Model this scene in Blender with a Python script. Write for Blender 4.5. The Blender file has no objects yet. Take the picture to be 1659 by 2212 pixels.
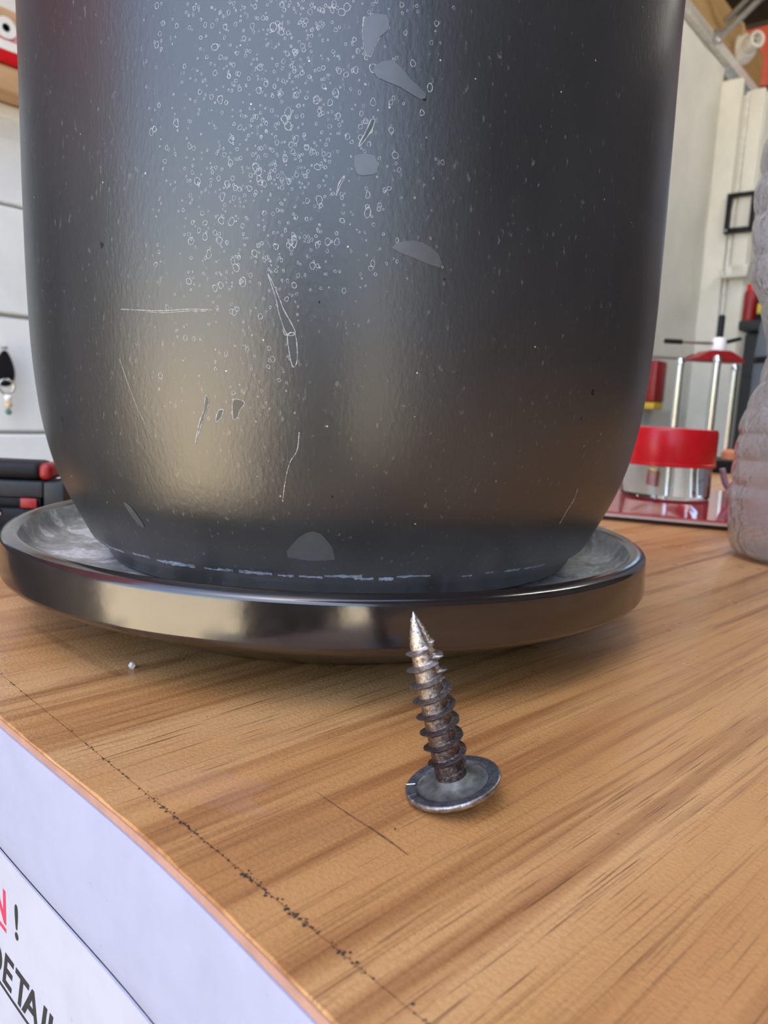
import bpy, bmesh, math, random
import numpy as np
from mathutils import Vector, Matrix

R = math.radians
T = 0.95                      # table-top height above the floor
TAB = -R(45)                  # the counter is turned 45 degrees to the view
ROOM = -R(40)                 # the garage walls

scene = bpy.context.scene
col = scene.collection

# ------------------------------------------------------------------ camera
PITCH, ROLL, F_PX = R(8.05), R(2.95), 1640.0
fw = Vector((0, math.cos(PITCH), -math.sin(PITCH)))
rt = Vector((1, 0, 0))
up = rt.cross(fw)
rt2 = rt * math.cos(ROLL) + up * math.sin(ROLL)
up2 = up * math.cos(ROLL) - rt * math.sin(ROLL)
cd = bpy.data.cameras.new('camera')
cam = bpy.data.objects.new('camera', cd)
cam.matrix_world = Matrix(((rt2.x, up2.x, -fw.x, 0), (rt2.y, up2.y, -fw.y, 0), (rt2.z, up2.z, -fw.z, T + 0.05), (0, 0, 0, 1)))
cd.sensor_fit = 'AUTO'
cd.sensor_width = 36
cd.lens = F_PX / 2212 * 36
cd.clip_start = 0.004
cd.clip_end = 200
cd.dof.use_dof = True
cd.dof.focus_distance = 0.118
cd.dof.aperture_fstop = cd.lens / 0.62
col.objects.link(cam)
scene.camera = cam

# ------------------------------------------------------------------ light
scene.view_settings.view_transform = 'Standard'
scene.view_settings.look = 'None'
scene.view_settings.exposure = 0.06
scene.view_settings.gamma = 1.0
scene.view_settings.use_curve_mapping = False
scene.cycles.max_bounces = 10
scene.cycles.transparent_max_bounces = 16
scene.cycles.caustics_refractive = True

SUN_EL, SUN_STRENGTH, SKY_STRENGTH = 60, 26.0, 0.54
LAMP = 70.0                   # fluorescent battens added to brighten the garage inside
world = bpy.data.worlds.new('world')
scene.world = world
world.use_nodes = True
wn = world.node_tree
bg = wn.nodes['Background']
sky = wn.nodes.new('ShaderNodeTexSky')
sky.sky_type = 'NISHITA'
sky.sun_disc = False
sky.sun_elevation = R(SUN_EL)
sky.sun_rotation = R(200)
sky.air_density = 1.0
sky.dust_density = 1.0
wn.links.new(sky.outputs[0], bg.inputs[0])
bg.inputs[1].default_value = SKY_STRENGTH

sd = bpy.data.lights.new('sun', 'SUN')
sd.energy = SUN_STRENGTH
sd.color = (1.0, 0.93, 0.80)
sd.angle = R(0.6)
sun = bpy.data.objects.new('sun', sd)
az = ROOM + R(180 - 12)       # from behind the building: the counter stands in its shade, the yard is sunlit
sdir = Matrix.Rotation(az, 3, 'Z') @ Vector((0, math.cos(R(SUN_EL)), -math.sin(R(SUN_EL))))
sun.rotation_euler = sdir.to_track_quat('-Z', 'Y').to_euler()
sun.location = (0, 0, 6)
col.objects.link(sun)

# ------------------------------------------------------------------ helpers
def link(name, verts, faces, m, parent=None, smooth=True, loc=None):
    me = bpy.data.meshes.new(name)
    me.from_pydata([tuple(v) for v in verts], [], [tuple(f) for f in faces])
    me.update()
    o = bpy.data.objects.new(name, me)
    if m: me.materials.append(m)
    if smooth:
        me.polygons.foreach_set('use_smooth', [True] * len(me.polygons))
    col.objects.link(o)
    if parent: o.parent = parent
    if loc is not None: o.location = loc
    return o

def autosmooth(o, deg=35):
    me = o.data
    bm = bmesh.new(); bm.from_mesh(me)
    for e in bm.edges:
        if len(e.link_faces) == 2 and e.calc_face_angle(0) > R(deg): e.smooth = False
    bm.to_mesh(me); bm.free()
    return o

def tag(o, label=None, cat=None, group=None, kind=None):
    if label: o['label'] = label
    if cat: o['category'] = cat
    if group: o['group'] = group
    if kind: o['kind'] = kind
    return o

def empty(name, loc=(0, 0, 0), rz=0.0, ry=0.0):
    o = bpy.data.objects.new(name, None)
    o.location = loc
    o.rotation_euler = (0, ry, rz)
    o.empty_display_size = 0.02
    col.objects.link(o)
    return o

def box_data(x0, x1, y0, y1, z0, z1, bev=0.0, seg=2):
    bm = bmesh.new()
    bmesh.ops.create_cube(bm, size=1)
    for v in bm.verts:
        v.co = Vector(((x0 + x1) / 2 + v.co.x * (x1 - x0), (y0 + y1) / 2 + v.co.y * (y1 - y0), (z0 + z1) / 2 + v.co.z * (z1 - z0)))
    if bev > 0:
        bmesh.ops.bevel(bm, geom=bm.edges[:], offset=bev, segments=seg, affect='EDGES', profile=0.5)
    return bm

def finish(bm, name, m, parent=None, smooth=True):
    bmesh.ops.recalc_face_normals(bm, faces=bm.faces)
    me = bpy.data.meshes.new(name)
    bm.to_mesh(me); bm.free()
    if m: me.materials.append(m)
    if smooth:
        me.polygons.foreach_set('use_smooth', [True] * len(me.polygons))
    o = bpy.data.objects.new(name, me)
    col.objects.link(o)
    if parent: o.parent = parent
    return autosmooth(o) if smooth else o

def box(name, x0, x1, y0, y1, z0, z1, m, parent=None, bev=0.0, seg=2):
    return finish(box_data(x0, x1, y0, y1, z0, z1, bev, seg), name, m, parent)

def lathe(name, prof, m, parent=None, seg=96, loc=None, sharp=40):
    """prof: (radius, height) from the bottom centre round to the top centre"""
    verts, faces, rings = [], [], []
    for r, z in prof:
        if r < 1e-7:
            rings.append([len(verts)]); verts.append((0, 0, z))
        else:
            k = len(verts)
            rings.append(list(range(k, k + seg)))
            for i in range(seg):
                a = 2 * math.pi * i / seg
                verts.append((r * math.cos(a), r * math.sin(a), z))
    for a, b in zip(rings, rings[1:]):
        for i in range(seg):
            j = (i + 1) % seg
            if len(a) == 1 and len(b) == 1: continue
            if len(a) == 1: faces.append((a[0], b[j], b[i]))
            elif len(b) == 1: faces.append((a[i], a[j], b[0]))
            else: faces.append((a[i], a[j], b[j], b[i]))
    return autosmooth(link(name, verts, faces, m, parent, True, loc), sharp)

def spline(pts, n=6):
    """Catmull-Rom through the points"""
    P = [Vector(p) for p in pts]
    P = [P[0] * 2 - P[1]] + P + [P[-1] * 2 - P[-2]]
    out = []
    for i in range(1, len(P) - 2):
        a, b, c, d = P[i - 1:i + 3]
        for k in range(n):
            t = k / n
            out.append(0.5 * ((2 * b) + (c - a) * t + (2 * a - 5 * b + 4 * c - d) * t * t + (3 * b - a - 3 * c + d) * t ** 3))
    out.append(P[-2])
    return out

def tube_data(pts, r, seg=12, V=None, Fc=None, caps=True):
    V = [] if V is None else V
    Fc = [] if Fc is None else Fc
    pts = [Vector(p) for p in pts]
    rad = r if isinstance(r, (list, tuple)) else [r] * len(pts)
    ref = None; rings = []
    for i, p in enumerate(pts):
        d = (pts[min(i + 1, len(pts) - 1)] - pts[max(i - 1, 0)]).normalized()
        if ref is None:
            ref = d.orthogonal().normalized()
        ref = (ref - d * ref.dot(d)).normalized()
        b = d.cross(ref)
        k = len(V); rings.append(k)
        for j in range(seg):
            a = 2 * math.pi * j / seg
            V.append(p + (ref * math.cos(a) + b * math.sin(a)) * rad[i])
    for a, b in zip(rings, rings[1:]):
        for j in range(seg):
            q = (j + 1) % seg
            Fc.append((a + j, a + q, b + q, b + j))
    if caps:
        Fc.append(tuple(range(rings[0] + seg - 1, rings[0] - 1, -1)))
        Fc.append(tuple(range(rings[-1], rings[-1] + seg)))
    return V, Fc

def tube(name, pts, r, m, parent=None, seg=12):
    V, Fc = tube_data(pts, r, seg)
    return autosmooth(link(name, V, Fc, m, parent), 50)

# ------------------------------------------------------------------ material helpers
class Mat:
    def __init__(s, name):
        s.m = bpy.data.materials.new(name); s.m.use_nodes = True
        s.t = s.m.node_tree; s.b = s.t.nodes['Principled BSDF']
        s._co = None
    def n(s, kind, **kw):
        x = s.t.nodes.new('ShaderNode' + kind)
        for k, v in kw.items(): setattr(x, k, v)
        return x
    def l(s, a, b): s.t.links.new(a, b)
    def put(s, sock, v):
        if hasattr(v, 'is_linked') or hasattr(v, 'links'): s.l(v, sock)
        else: sock.default_value = v
    def co(s):
        if s._co is None: s._co = s.n('TexCoord').outputs['Object']
        return s._co
    def scaled(s, v, loc=(0, 0, 0), src=None):
        x = s.n('Mapping'); s.l(src or s.co(), x.inputs[0])
        x.inputs['Scale'].default_value = v; x.inputs['Location'].default_value = loc
        return x.outputs[0]
    def noise(s, scale, detail=3, rough=0.55, dist=0.0, vec=None, loc=(0, 0, 0)):
        x = s.n('TexNoise')
        s.l(vec if vec is not None else s.scaled((scale,) * 3 if not isinstance(scale, tuple) else scale, loc), x.inputs['Vector'])
        x.inputs['Scale'].default_value = 1.0; x.inputs['Detail'].default_value = detail
        x.inputs['Roughness'].default_value = rough; x.inputs['Distortion'].default_value = dist
        return x.outputs[0]
    def ramp(s, v, stops, interp='LINEAR'):
        x = s.n('ValToRGB'); x.color_ramp.interpolation = interp
        e = x.color_ramp.elements
        while len(e) < len(stops): e.new(0.5)
        for q, (p, c) in zip(e, stops):
            q.position = p; q.color = (c, c, c, 1) if not isinstance(c, tuple) else (*c, 1)
        s.l(v, x.inputs[0])
        return x.outputs[0]
    def math(s, op, a, b=None, c=None, clamp=False):
        x = s.n('Math', operation=op); x.use_clamp = clamp
        s.put(x.inputs[0], a)
        if b is not None: s.put(x.inputs[1], b)
        if c is not None: s.put(x.inputs[2], c)
        return x.outputs[0]
    def mix(s, fac, a, b, mode='MIX'):
        x = s.n('Mix', data_type='RGBA', blend_type=mode)
        s.put(x.inputs['Factor'], fac)
        for k, v in ((6, a), (7, b)):
            if isinstance(v, tuple): v = (*v, 1)
            s.put(x.inputs[k], v)
        return x.outputs[2]
    def bump(s, h, strength, dist, prev=None):
        x = s.n('Bump'); s.l(h, x.inputs['Height'])
        x.inputs['Strength'].default_value = strength; x.inputs['Distance'].default_value = dist
        if prev is not None: s.l(prev, x.inputs['Normal'])
        s.l(x.outputs[0], s.b.inputs['Normal'])
        return x.outputs[0]
    def set(s, **kw):
        names = dict(color='Base Color', rough='Roughness', metal='Metallic', ior='IOR', trans='Transmission Weight',
                     coat='Coat Weight', coat_rough='Coat Roughness', alpha='Alpha', spec='Specular IOR Level', coat_ior='Coat IOR')
        for k, v in kw.items():
            if k == 'color' and isinstance(v, tuple): v = (*v, 1)
            s.put(s.b.inputs[names[k]], v)
        return s

def simple(name, c, rough=0.5, metal=0.0, var=0.12, scale=40.0, bump=0.0, **kw):
    M = Mat(name)
    n = M.noise(scale, 4)
    lo = tuple(max(0, x * (1 - var)) for x in c); hi = tuple(min(1, x * (1 + var)) for x in c)
    M.set(color=M.ramp(n, [(0.3, lo), (0.7, hi)]), rough=rough, metal=metal, **kw)
    if bump: M.bump(n, 0.4, bump)
    return M.m

# ------------------------------------------------------------------ materials
def wood_top():
    M = Mat('wood_laminate')
    mm = M.scaled((1000,) * 3)
    warp = M.noise(0, 2, vec=M.scaled((7, 3.5, 7)))
    sep = M.n('SeparateXYZ'); M.l(mm, sep.inputs[0])
    v = M.math('ADD', sep.outputs[0], M.math('MULTIPLY', M.math('SUBTRACT', warp, 0.5), 9.0))
    def lay(fv, fu, off=0.0):
        c = M.n('CombineXYZ')
        M.l(M.math('MULTIPLY_ADD', v, fv, off), c.inputs[0])
        M.l(M.math('MULTIPLY', sep.outputs[1], fu), c.inputs[1])
        return c.outputs[0]
    broad = M.noise(0, 2, vec=lay(0.045, 0.0035, 3.3))
    mid = M.noise(0, 3, vec=lay(0.20, 0.006, 7.0))
    fine = M.noise(0, 3, rough=0.65, vec=lay(1.25, 0.015, 1.0))
    pore = M.noise(0, 2, rough=0.6, vec=lay(3.2, 0.050, 5.0))
    base = M.ramp(broad, [(0.28, (0.47, 0.200, 0.062)), (0.5, (0.67, 0.345, 0.125)), (0.72, (0.78, 0.455, 0.200))])
    c = M.mix(M.ramp(mid, [(0.52, 0.0), (0.68, 0.80)]), base, (0.31, 0.115, 0.036))
    c = M.mix(M.ramp(mid, [(0.25, 0.45), (0.42, 0.0)]), c, (0.74, 0.43, 0.18))
    c = M.mix(M.ramp(fine, [(0.53, 0.0), (0.68, 0.55)]), c, (0.26, 0.105, 0.036))
    pm = M.math('MULTIPLY', M.ramp(pore, [(0.60, 0.0), (0.68, 0.9)]), M.ramp(broad, [(0.35, 0.35), (0.6, 1.0)]))
    c = M.mix(pm, c, (0.20, 0.080, 0.030))
    grit = M.noise(2600, 2)
    c = M.mix(M.ramp(grit, [(0.35, 0.12), (0.65, 0.0)]), c, (0.25, 0.11, 0.04))
    dirt = M.noise(140, 4, 0.7)
    c = M.mix(M.ramp(dirt, [(0.68, 0.0), (0.80, 0.35)]), c, (0.20, 0.12, 0.07))
    rough = M.ramp(M.noise(60, 3), [(0.3, 0.26), (0.7, 0.38)])
    M.set(color=c, rough=rough, ior=1.40)
    h = M.math('ADD', M.noise(1500, 2), M.math('MULTIPLY', pm, -0.5))
    M.bump(h, 0.50, 0.00024)
    return M.m

def glaze_matte():
    M = Mat('matte_charcoal_glaze')
    n = M.noise(0, 4, 0.6, vec=M.scaled((38, 38, 16)))
    sp = M.noise(0, 2, 0.5, vec=M.scaled((1500, 1500, 700)))
    c = M.ramp(n, [(0.3, (0.018, 0.0195, 0.022)), (0.7, (0.027, 0.029, 0.033))])
    c = M.mix(M.ramp(sp, [(0.66, 0.0), (0.74, 0.5)]), c, (0.16, 0.165, 0.17))
    vo = M.n('TexVoronoi'); vo.inputs['Scale'].default_value = 1.0
    M.l(M.scaled((210, 210, 210)), vo.inputs['Vector'])
    dust = M.math('LESS_THAN', vo.outputs['Distance'], 0.032)
    c = M.mix(M.math('MULTIPLY', dust, 0.7), c, (0.6, 0.6, 0.58))
    M.set(color=c, rough=M.ramp(n, [(0.3, 0.32), (0.7, 0.39)]), ior=1.80)
    M.bump(M.math('ADD', sp, M.math('MULTIPLY', M.noise(420, 3), 0.8)), 0.30, 0.00012)
    return M.m

def glaze_gloss():
    M = Mat('glossy_black_glaze')
    n = M.noise(160, 4)
    M.set(color=M.ramp(n, [(0.3, (0.012, 0.009, 0.009)), (0.75, (0.022, 0.018, 0.017))]),
          rough=M.ramp(M.noise(300, 3), [(0.35, 0.13), (0.7, 0.20)]), ior=1.9)
    M.bump(M.noise(500, 2), 0.10, 0.0001)
    return M.m

def glaze_limed():
    M = Mat('limescaled_glaze')
    n = M.noise(60, 5, 0.65, 1.2)
    c = M.ramp(n, [(0.36, (0.30, 0.295, 0.26)), (0.47, (0.52, 0.51, 0.46)), (0.51, (0.92, 0.91, 0.87)), (0.56, (0.62, 0.61, 0.55)), (0.75, (0.90, 0.89, 0.85))])
    c = M.mix(M.ramp(M.noise(900, 3), [(0.45, 0.0), (0.7, 0.35)]), c, (0.12, 0.115, 0.10))
    M.set(color=c, rough=0.38, ior=1.5)
    M.bump(M.noise(700, 3), 0.2, 0.0001)
    return M.m

def zinc(name, base, rust, amt, rough=(0.30, 0.48)):
    M = Mat(name)
    n = M.noise(520, 5, 0.65)
    d = M.noise(1900, 4, 0.7)
    c = M.mix(M.ramp(n, [(0.5 - amt * 0.25, 0.0), (0.62 - amt * 0.15, 0.9)]), base, rust)
    c = M.mix(M.ramp(d, [(0.35, 0.6), (0.55, 0.0)]), c, (0.05, 0.048, 0.05))
    M.set(color=c, metal=0.92, rough=M.ramp(n, [(0.3, rough[0]), (0.7, rough[1])]))
    M.bump(d, 0.35, 0.00012)
    return M.m

def worn_thread():
    M = Mat('worn_steel')
    n = M.noise(620, 5, 0.7); d = M.noise(2300, 4, 0.75)
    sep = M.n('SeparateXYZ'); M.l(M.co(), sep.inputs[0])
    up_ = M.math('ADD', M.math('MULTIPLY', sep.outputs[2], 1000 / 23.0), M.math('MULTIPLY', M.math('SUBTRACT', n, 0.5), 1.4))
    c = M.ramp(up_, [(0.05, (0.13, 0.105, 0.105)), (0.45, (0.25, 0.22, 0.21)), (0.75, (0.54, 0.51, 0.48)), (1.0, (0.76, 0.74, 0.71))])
    c = M.mix(M.ramp(n, [(0.52, 0.0), (0.64, 0.75)]), c, (0.26, 0.155, 0.105))
    c = M.mix(M.ramp(d, [(0.36, 0.8), (0.52, 0.0)]), c, (0.05, 0.045, 0.045))
    c = M.mix(M.ramp(d, [(0.58, 0.0), (0.72, 0.7)]), c, (0.86, 0.85, 0.83))
    M.set(color=c, metal=0.95, rough=M.ramp(d, [(0.3, 0.45), (0.7, 0.24)]))
    M.bump(M.math('ADD', d, n), 0.55, 0.00022)
    return M.m

def white_sheet(name, c, scale=120):
    M = Mat(name)
    n = M.noise(scale, 5, 0.6)
    sp = M.noise(700, 2)
    cc = M.ramp(n, [(0.3, tuple(x * 0.92 for x in c)), (0.6, c)])
    cc = M.mix(M.ramp(sp, [(0.74, 0.0), (0.80, 0.6)]), cc, (0.20, 0.20, 0.24))
    M.set(color=cc, rough=0.5)
    M.bump(n, 0.15, 0.0006)
    return M.m

def residue(name, c, amount, scale=900, rough=0.7):
    """dried water marks, painted gloss and other marks: a thin patchy film"""
    M = Mat(name)
    n = M.noise(scale, 2 if scale < 300 else 4, 0.5)
    M.set(color=c, rough=rough, alpha=M.math('MULTIPLY', M.ramp(n, [(0.30, 0.35), (0.65, 1.0)]), amount))
    return M.m

def painted_wall(name, c, scale=5.0):
    M = Mat(name)
    n = M.noise(scale, 5, 0.62)
    s = M.noise(scale * 9, 4, 0.7)
    cc = M.ramp(n, [(0.3, tuple(x * 0.88 for x in c)), (0.65, c)])
    cc = M.mix(M.ramp(s, [(0.66, 0.0), (0.80, 0.5)]), cc, tuple(x * 0.55 for x in c))
    M.set(color=cc, rough=0.6)
    return M.m

def timber(name, a, b, scale=(40, 3, 40)):
    M = Mat(name)
    n = M.noise(scale, 4, 0.6, 0.6)
    M.set(color=M.ramp(n, [(0.3, a), (0.7, b)]), rough=0.65)
    return M.m

def clear(name, c, rough=0.02, ior=1.45, bump=None, trans=1.0):
    M = Mat(name)
    n = M.noise(90, 3)
    M.set(color=M.ramp(n, [(0.3, tuple(x * 0.97 for x in c)), (0.7, c)]), rough=rough, trans=trans, ior=ior)
    if bump: M.bump(M.noise(bump[0], 3), bump[1], bump[2])
    return M.m

m_wood = wood_top()
m_pot, m_gloss, m_lime = glaze_matte(), glaze_gloss(), glaze_limed()
m_zinc = zinc('dull_zinc', (0.24, 0.275, 0.31), (0.30, 0.30, 0.29), 0.3, (0.36, 0.5))
m_dish = simple('dusty_zinc', (0.165, 0.165, 0.15), 0.55, 0.5, 0.5, 600, 0.00015)
m_zrim = zinc('bright_zinc', (0.55, 0.55, 0.55), (0.34, 0.31, 0.27), 0.3)
m_thread = worn_thread()
m_pink = simple('pinkish_edging', (0.46, 0.26, 0.19), 0.5, scale=300)
m_band = white_sheet('sky_tinted_edge_band', (0.41, 0.435, 0.595))  # white band; blue skylight tint and dimming put into its colour
m_body = white_sheet('white_counter_board', (0.78, 0.78, 0.80), 12)
m_paper = white_sheet('pale_paper', (0.50, 0.525, 0.63))  # white paper with the skylight's blue tint painted in
m_black_ink = simple('black_ink', (0.022, 0.022, 0.026), 0.55)
m_red_ink = simple('red_ink', (0.62, 0.035, 0.09), 0.55)
m_wall = painted_wall('white_wall_paint', (0.80, 0.79, 0.74))
m_clad = painted_wall('white_board_paint', (0.90, 0.91, 0.91), 12)
m_panel = painted_wall('cream_panel_paint', (0.84, 0.82, 0.75), 9)
m_floor = painted_wall('dark_concrete', (0.17, 0.155, 0.14), 3)
m_yard = painted_wall('pale_concrete', (0.70, 0.57, 0.38), 0.9)
m_asphalt = painted_wall('asphalt', (0.022, 0.021, 0.022), 2)
m_dark = timber('dark_roof_timber', (0.030, 0.020, 0.014), (0.055, 0.038, 0.026))
m_front = painted_wall('grey_inner_wall', (0.085, 0.075, 0.075), 4)
m_beam = timber('pine_timber', (0.36, 0.22, 0.075), (0.50, 0.33, 0.13))
m_shelfwood = timber('brown_timber', (0.42, 0.24, 0.11), (0.60, 0.38, 0.20), (30, 6, 60))
m_red = simple('red_plastic', (0.62, 0.010, 0.016), 0.28)
m_dkred = simple('dark_red_paint', (0.30, 0.010, 0.012), 0.4)
m_white = simple('white_plastic', (0.84, 0.82, 0.78), 0.35)
m_black = simple('black_plastic', (0.010, 0.010, 0.012), 0.5, spec=0.25)
m_char = simple('charcoal_plastic', (0.035, 0.038, 0.042), 0.5, spec=0.3)
m_bluegrey = simple('blue_grey_paint', (0.14, 0.17, 0.22), 0.45)
m_chrome = simple('chrome', (0.80, 0.80, 0.78), 0.10, 1.0, 0.03)
m_steel = simple('grey_steel', (0.45, 0.46, 0.47), 0.35, 0.9)
m_yellow = simple('yellow_label', (0.75, 0.50, 0.04), 0.5)
m_rust = simple('orange_rubber', (0.62, 0.20, 0.08), 0.5)
m_tan = simple('tan_card', (0.62, 0.44, 0.27), 0.7)
m_clear = clear('clear_plastic', (0.97, 0.96, 0.96), 0.03)
m_bottle = clear('clear_bottle_plastic', (0.97, 0.955, 0.955), 0.12, 1.40, (160, 0.5, 0.003), 0.88)
m_soil = simple('potting_soil', (0.035, 0.024, 0.016), 0.9, scale=250, bump=0.002)
m_ring = residue('mineral_ring', (0.62, 0.66, 0.70), 0.58, 1500)
m_film = simple('mineral_film', (0.060, 0.065, 0.072), 0.37, scale=700, ior=1.85)
m_film2 = residue('strong_mineral_film', (0.62, 0.68, 0.76), 0.62, 800)
m_mark = simple('wet_looking_streak', (0.026, 0.028, 0.031), 0.44, scale=600, ior=1.65)
m_scratch = residue('scratch', (0.70, 0.69, 0.66), 0.55, 2000)
m_chip = residue('chip', (0.008, 0.006, 0.006), 1.0, 2000)
m_dust = simple('pale_crumb', (0.80, 0.76, 0.68), 0.7, scale=900)
m_fleck = simple('dark_fleck', (0.05, 0.035, 0.025), 0.8, scale=900)

# ------------------------------------------------------------------ the garage (room frame: x to the right, y into the garage)
room = Matrix.Rotation(ROOM, 4, 'Z')
def struct(o, kind='structure'):
    o['kind'] = kind
    o.rotation_euler = (0, 0, ROOM)
    return o

struct(box('floor', -1.15, 4.2, -0.8, 5.6, -0.10, 0.0, m_floor))
struct(box('ground_yard', -30, 34, -45, -0.8, -0.14, -0.01, m_yard))
struct(box('wall_low_added', 0.28, 1.20, -1.17, -1.05, 0, 1.22, m_front))  # unseen low dark wall, added to cut off the saucer's bright reflection
WA, NB = -1.0, 2.944
door_added = struct(box('door_added', WA - 0.06, WA - 0.015, -1.43, 0.10, 0.02, 2.40, simple('grey_door_paint', (0.05, 0.045, 0.05), 0.5), None, 0.004))  # unseen door leaf, added and sized to bound reflections in pot and saucer
box('upper_panel', WA - 0.016, WA - 0.008, -1.38, 0.05, 1.42, 2.34, simple('red_door_panel', (0.30, 0.03, 0.035), 0.5), door_added, 0.003)  # red put here for the reddish reflection on the pot's left
wall_left = struct(box('wall_left', WA - 0.12, WA, 0.12, NB, 0, 2.26, m_wall))
# horizontal boards on the near end of the left wall
zs = [0.12, 0.26, 0.40, 0.535, 0.67, 0.805, 0.94, 1.085, 1.217, 1.322]
random.seed(3)
for i, (a, b) in enumerate(zip(zs, zs[1:])):
    o = box('cladding_board', WA, WA + 0.012 + 0.002 * (i % 2), 0.12, 1.55, a + 0.003, b - 0.002, m_clad, wall_left, 0.002, 1)
for i, (a, b) in enumerate(((1.50, 1.64), (1.645, 1.785), (1.79, 1.93))):
    box('cladding_board', WA, WA + 0.013, 0.12, 1.55, a, b, m_clad, wall_left, 0.002, 1)
wall_back = struct(box('wall_back', WA - 0.12, WA + 0.155, NB, NB + 0.10, 0, 2.135, m_wall))
box('corner_panel', WA, WA + 0.076, NB - 0.018, NB, 0.02, 2.192, m_panel, wall_back, 0.004)
box('edge_board', WA + 0.104, WA + 0.152, NB - 0.020, NB, 0.02, 2.142, m_panel, wall_back, 0.003)
tube('conduit', [(WA + 0.086, NB - 0.009, 0.9), (WA + 0.086, NB - 0.009, 1.75), (WA + 0.094, NB - 0.009, 1.82), (WA + 0.096, NB - 0.009, 2.14)], 0.006, m_white, wall_back)
struct(box('wall_far', -1.2, 1.54, 5.5, 5.6, 0, 3.0, m_dark))
struct(box('wall_right', 1.55, 1.67, -0.95, 5.6, 0, 3.0, m_front))
struct(box('ceiling', -1.6, 1.9, 0.62, 5.8, 2.86, 2.94, m_dark))
struct(box('ceiling_sky_block', 0.42, 1.9, -0.95, 0.61, 2.66, 2.94, m_dark))  # unseen roof piece, added to block sky reflected in the pot's right side
struct(box('trim_1', WA - 0.02, WA + 0.022, 0.12, 3.30, 2.246, 2.284, m_white, None, 0.003))
beam = tag(box('timber_beam', WA - 0.10, WA + 0.012, 0.12, 3.34, 2.285, 2.425, m_beam, None, 0.004), kind='structure')
beam.rotation_euler.z = ROOM
for k in range(5):
    struct(box('rafter', -1.5, 1.54, 0.7 + k * 1.1, 0.7 + k * 1.1 + 0.05, 2.70, 2.86, m_dark))
struct(box('purlin', -1.30, -0.2, 3.62, 3.68, 2.42, 2.66, simple('red_oxide_steel', (0.42, 0.060, 0.025), 0.5)))

# unseen battens added to brighten the inside; the farther one fits a reflected streak
def batten(x, y0, y1, z, rx, power):
    t = empty('batten_light', room @ Vector((x, (y0 + y1) / 2, z)), ROOM)
    h = (y1 - y0) / 2
    box('housing', -0.035, 0.035, -h - 0.03, h + 0.03, 0.02, 0.06, m_white, t, 0.004)
    M = Mat('lit_tube'); M.set(color=(0.9, 0.9, 0.9), rough=0.4)
    M.b.inputs['Emission Color'].default_value = (1.0, 0.95, 0.86, 1); M.b.inputs['Emission Strength'].default_value = power
    tube('lit_tube', [(0, -h, 0), (0, h, 0)], 0.016, M.m, t, 16)
    for e in (-h, h): box('end_cap', -0.018, 0.018, e - 0.012, e + 0.012, -0.018, 0.02, m_white, t, 0.002)
    t.rotation_mode = 'XYZ'; t.rotation_euler = (0, rx, ROOM)
    return t
tag(batten(0.35, 1.3, 2.5, 2.62, 0, LAMP), 'added unseen white fluorescent batten under the nearer roof timbers', 'light', 'battens')
tag(batten(-0.45, 0.75, 1.55, 2.66, 0, LAMP * 0.45), 'added unseen short white fluorescent batten above the boarded wall', 'light', 'battens')  # extra batten added to brighten the left wall and counter
tag(batten(0.35, 3.1, 4.3, 2.62, 0, LAMP), 'white fluorescent batten under the farther roof timbers', 'light', 'battens')

def R3(x, y, z): return room @ Vector((x, y, z))

# white round fitting on the beam
t = empty('socket_fitting', R3(-0.988, 3.05, 2.335), ROOM)
def along_x(o, tilt=0.0):
    o.rotation_euler = (tilt, R(90), 0); return o
along_x(lathe('fitting_base', [(0, 0), (0.050, 0), (0.052, 0.010), (0.047, 0.030), (0.036, 0.044), (0, 0.044)], m_white, t, 40))
along_x(lathe('fitting_neck', [(0, 0.040), (0.030, 0.040), (0.030, 0.092), (0.027, 0.098), (0.019, 0.098), (0.018, 0.070), (0, 0.070)], m_white, t, 40))
for dy in (-0.007, 0.007):
    b = box('contact_slot', 0.0705, 0.074, dy - 0.003, dy + 0.003, -0.008, 0.008, m_black, t)
t.rotation_euler.z = ROOM - R(38)
tag(t, 'round white socket fitting mounted on the timber beam', 'socket')
tube_o = tube('loose_cable', spline([(WA + 0.014, 2.99, 2.41), (WA + 0.03, 2.995, 2.40), (WA + 0.034, 3.00, 2.375), (WA + 0.03, 3.02, 2.362)], 5), 0.004, m_tan)
tube_o.rotation_euler.z = ROOM
tag(tube_o, 'thin tan cable hanging above the round white socket', 'cable')

t = empty('conduit_pipe', R3(0, 0, 0), ROOM)
tube('pipe', [(-0.965, 2.75, 2.258), (-0.80, 2.654, 2.313), (-0.60, 2.54, 2.38)], 0.011, m_steel, t, 16)
tube('brace_pipe', [(-0.965, 2.80, 2.33), (-0.80, 2.74, 2.42), (-0.6, 2.66, 2.53)], 0.010, m_steel, t, 16)
box('bracket', -0.978, -0.955, 2.735, 2.765, 2.246, 2.284, m_steel, t, 0.002)
tag(t, 'grey steel pipe sloping up from bracket on the timber beam', 'pipe')

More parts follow.
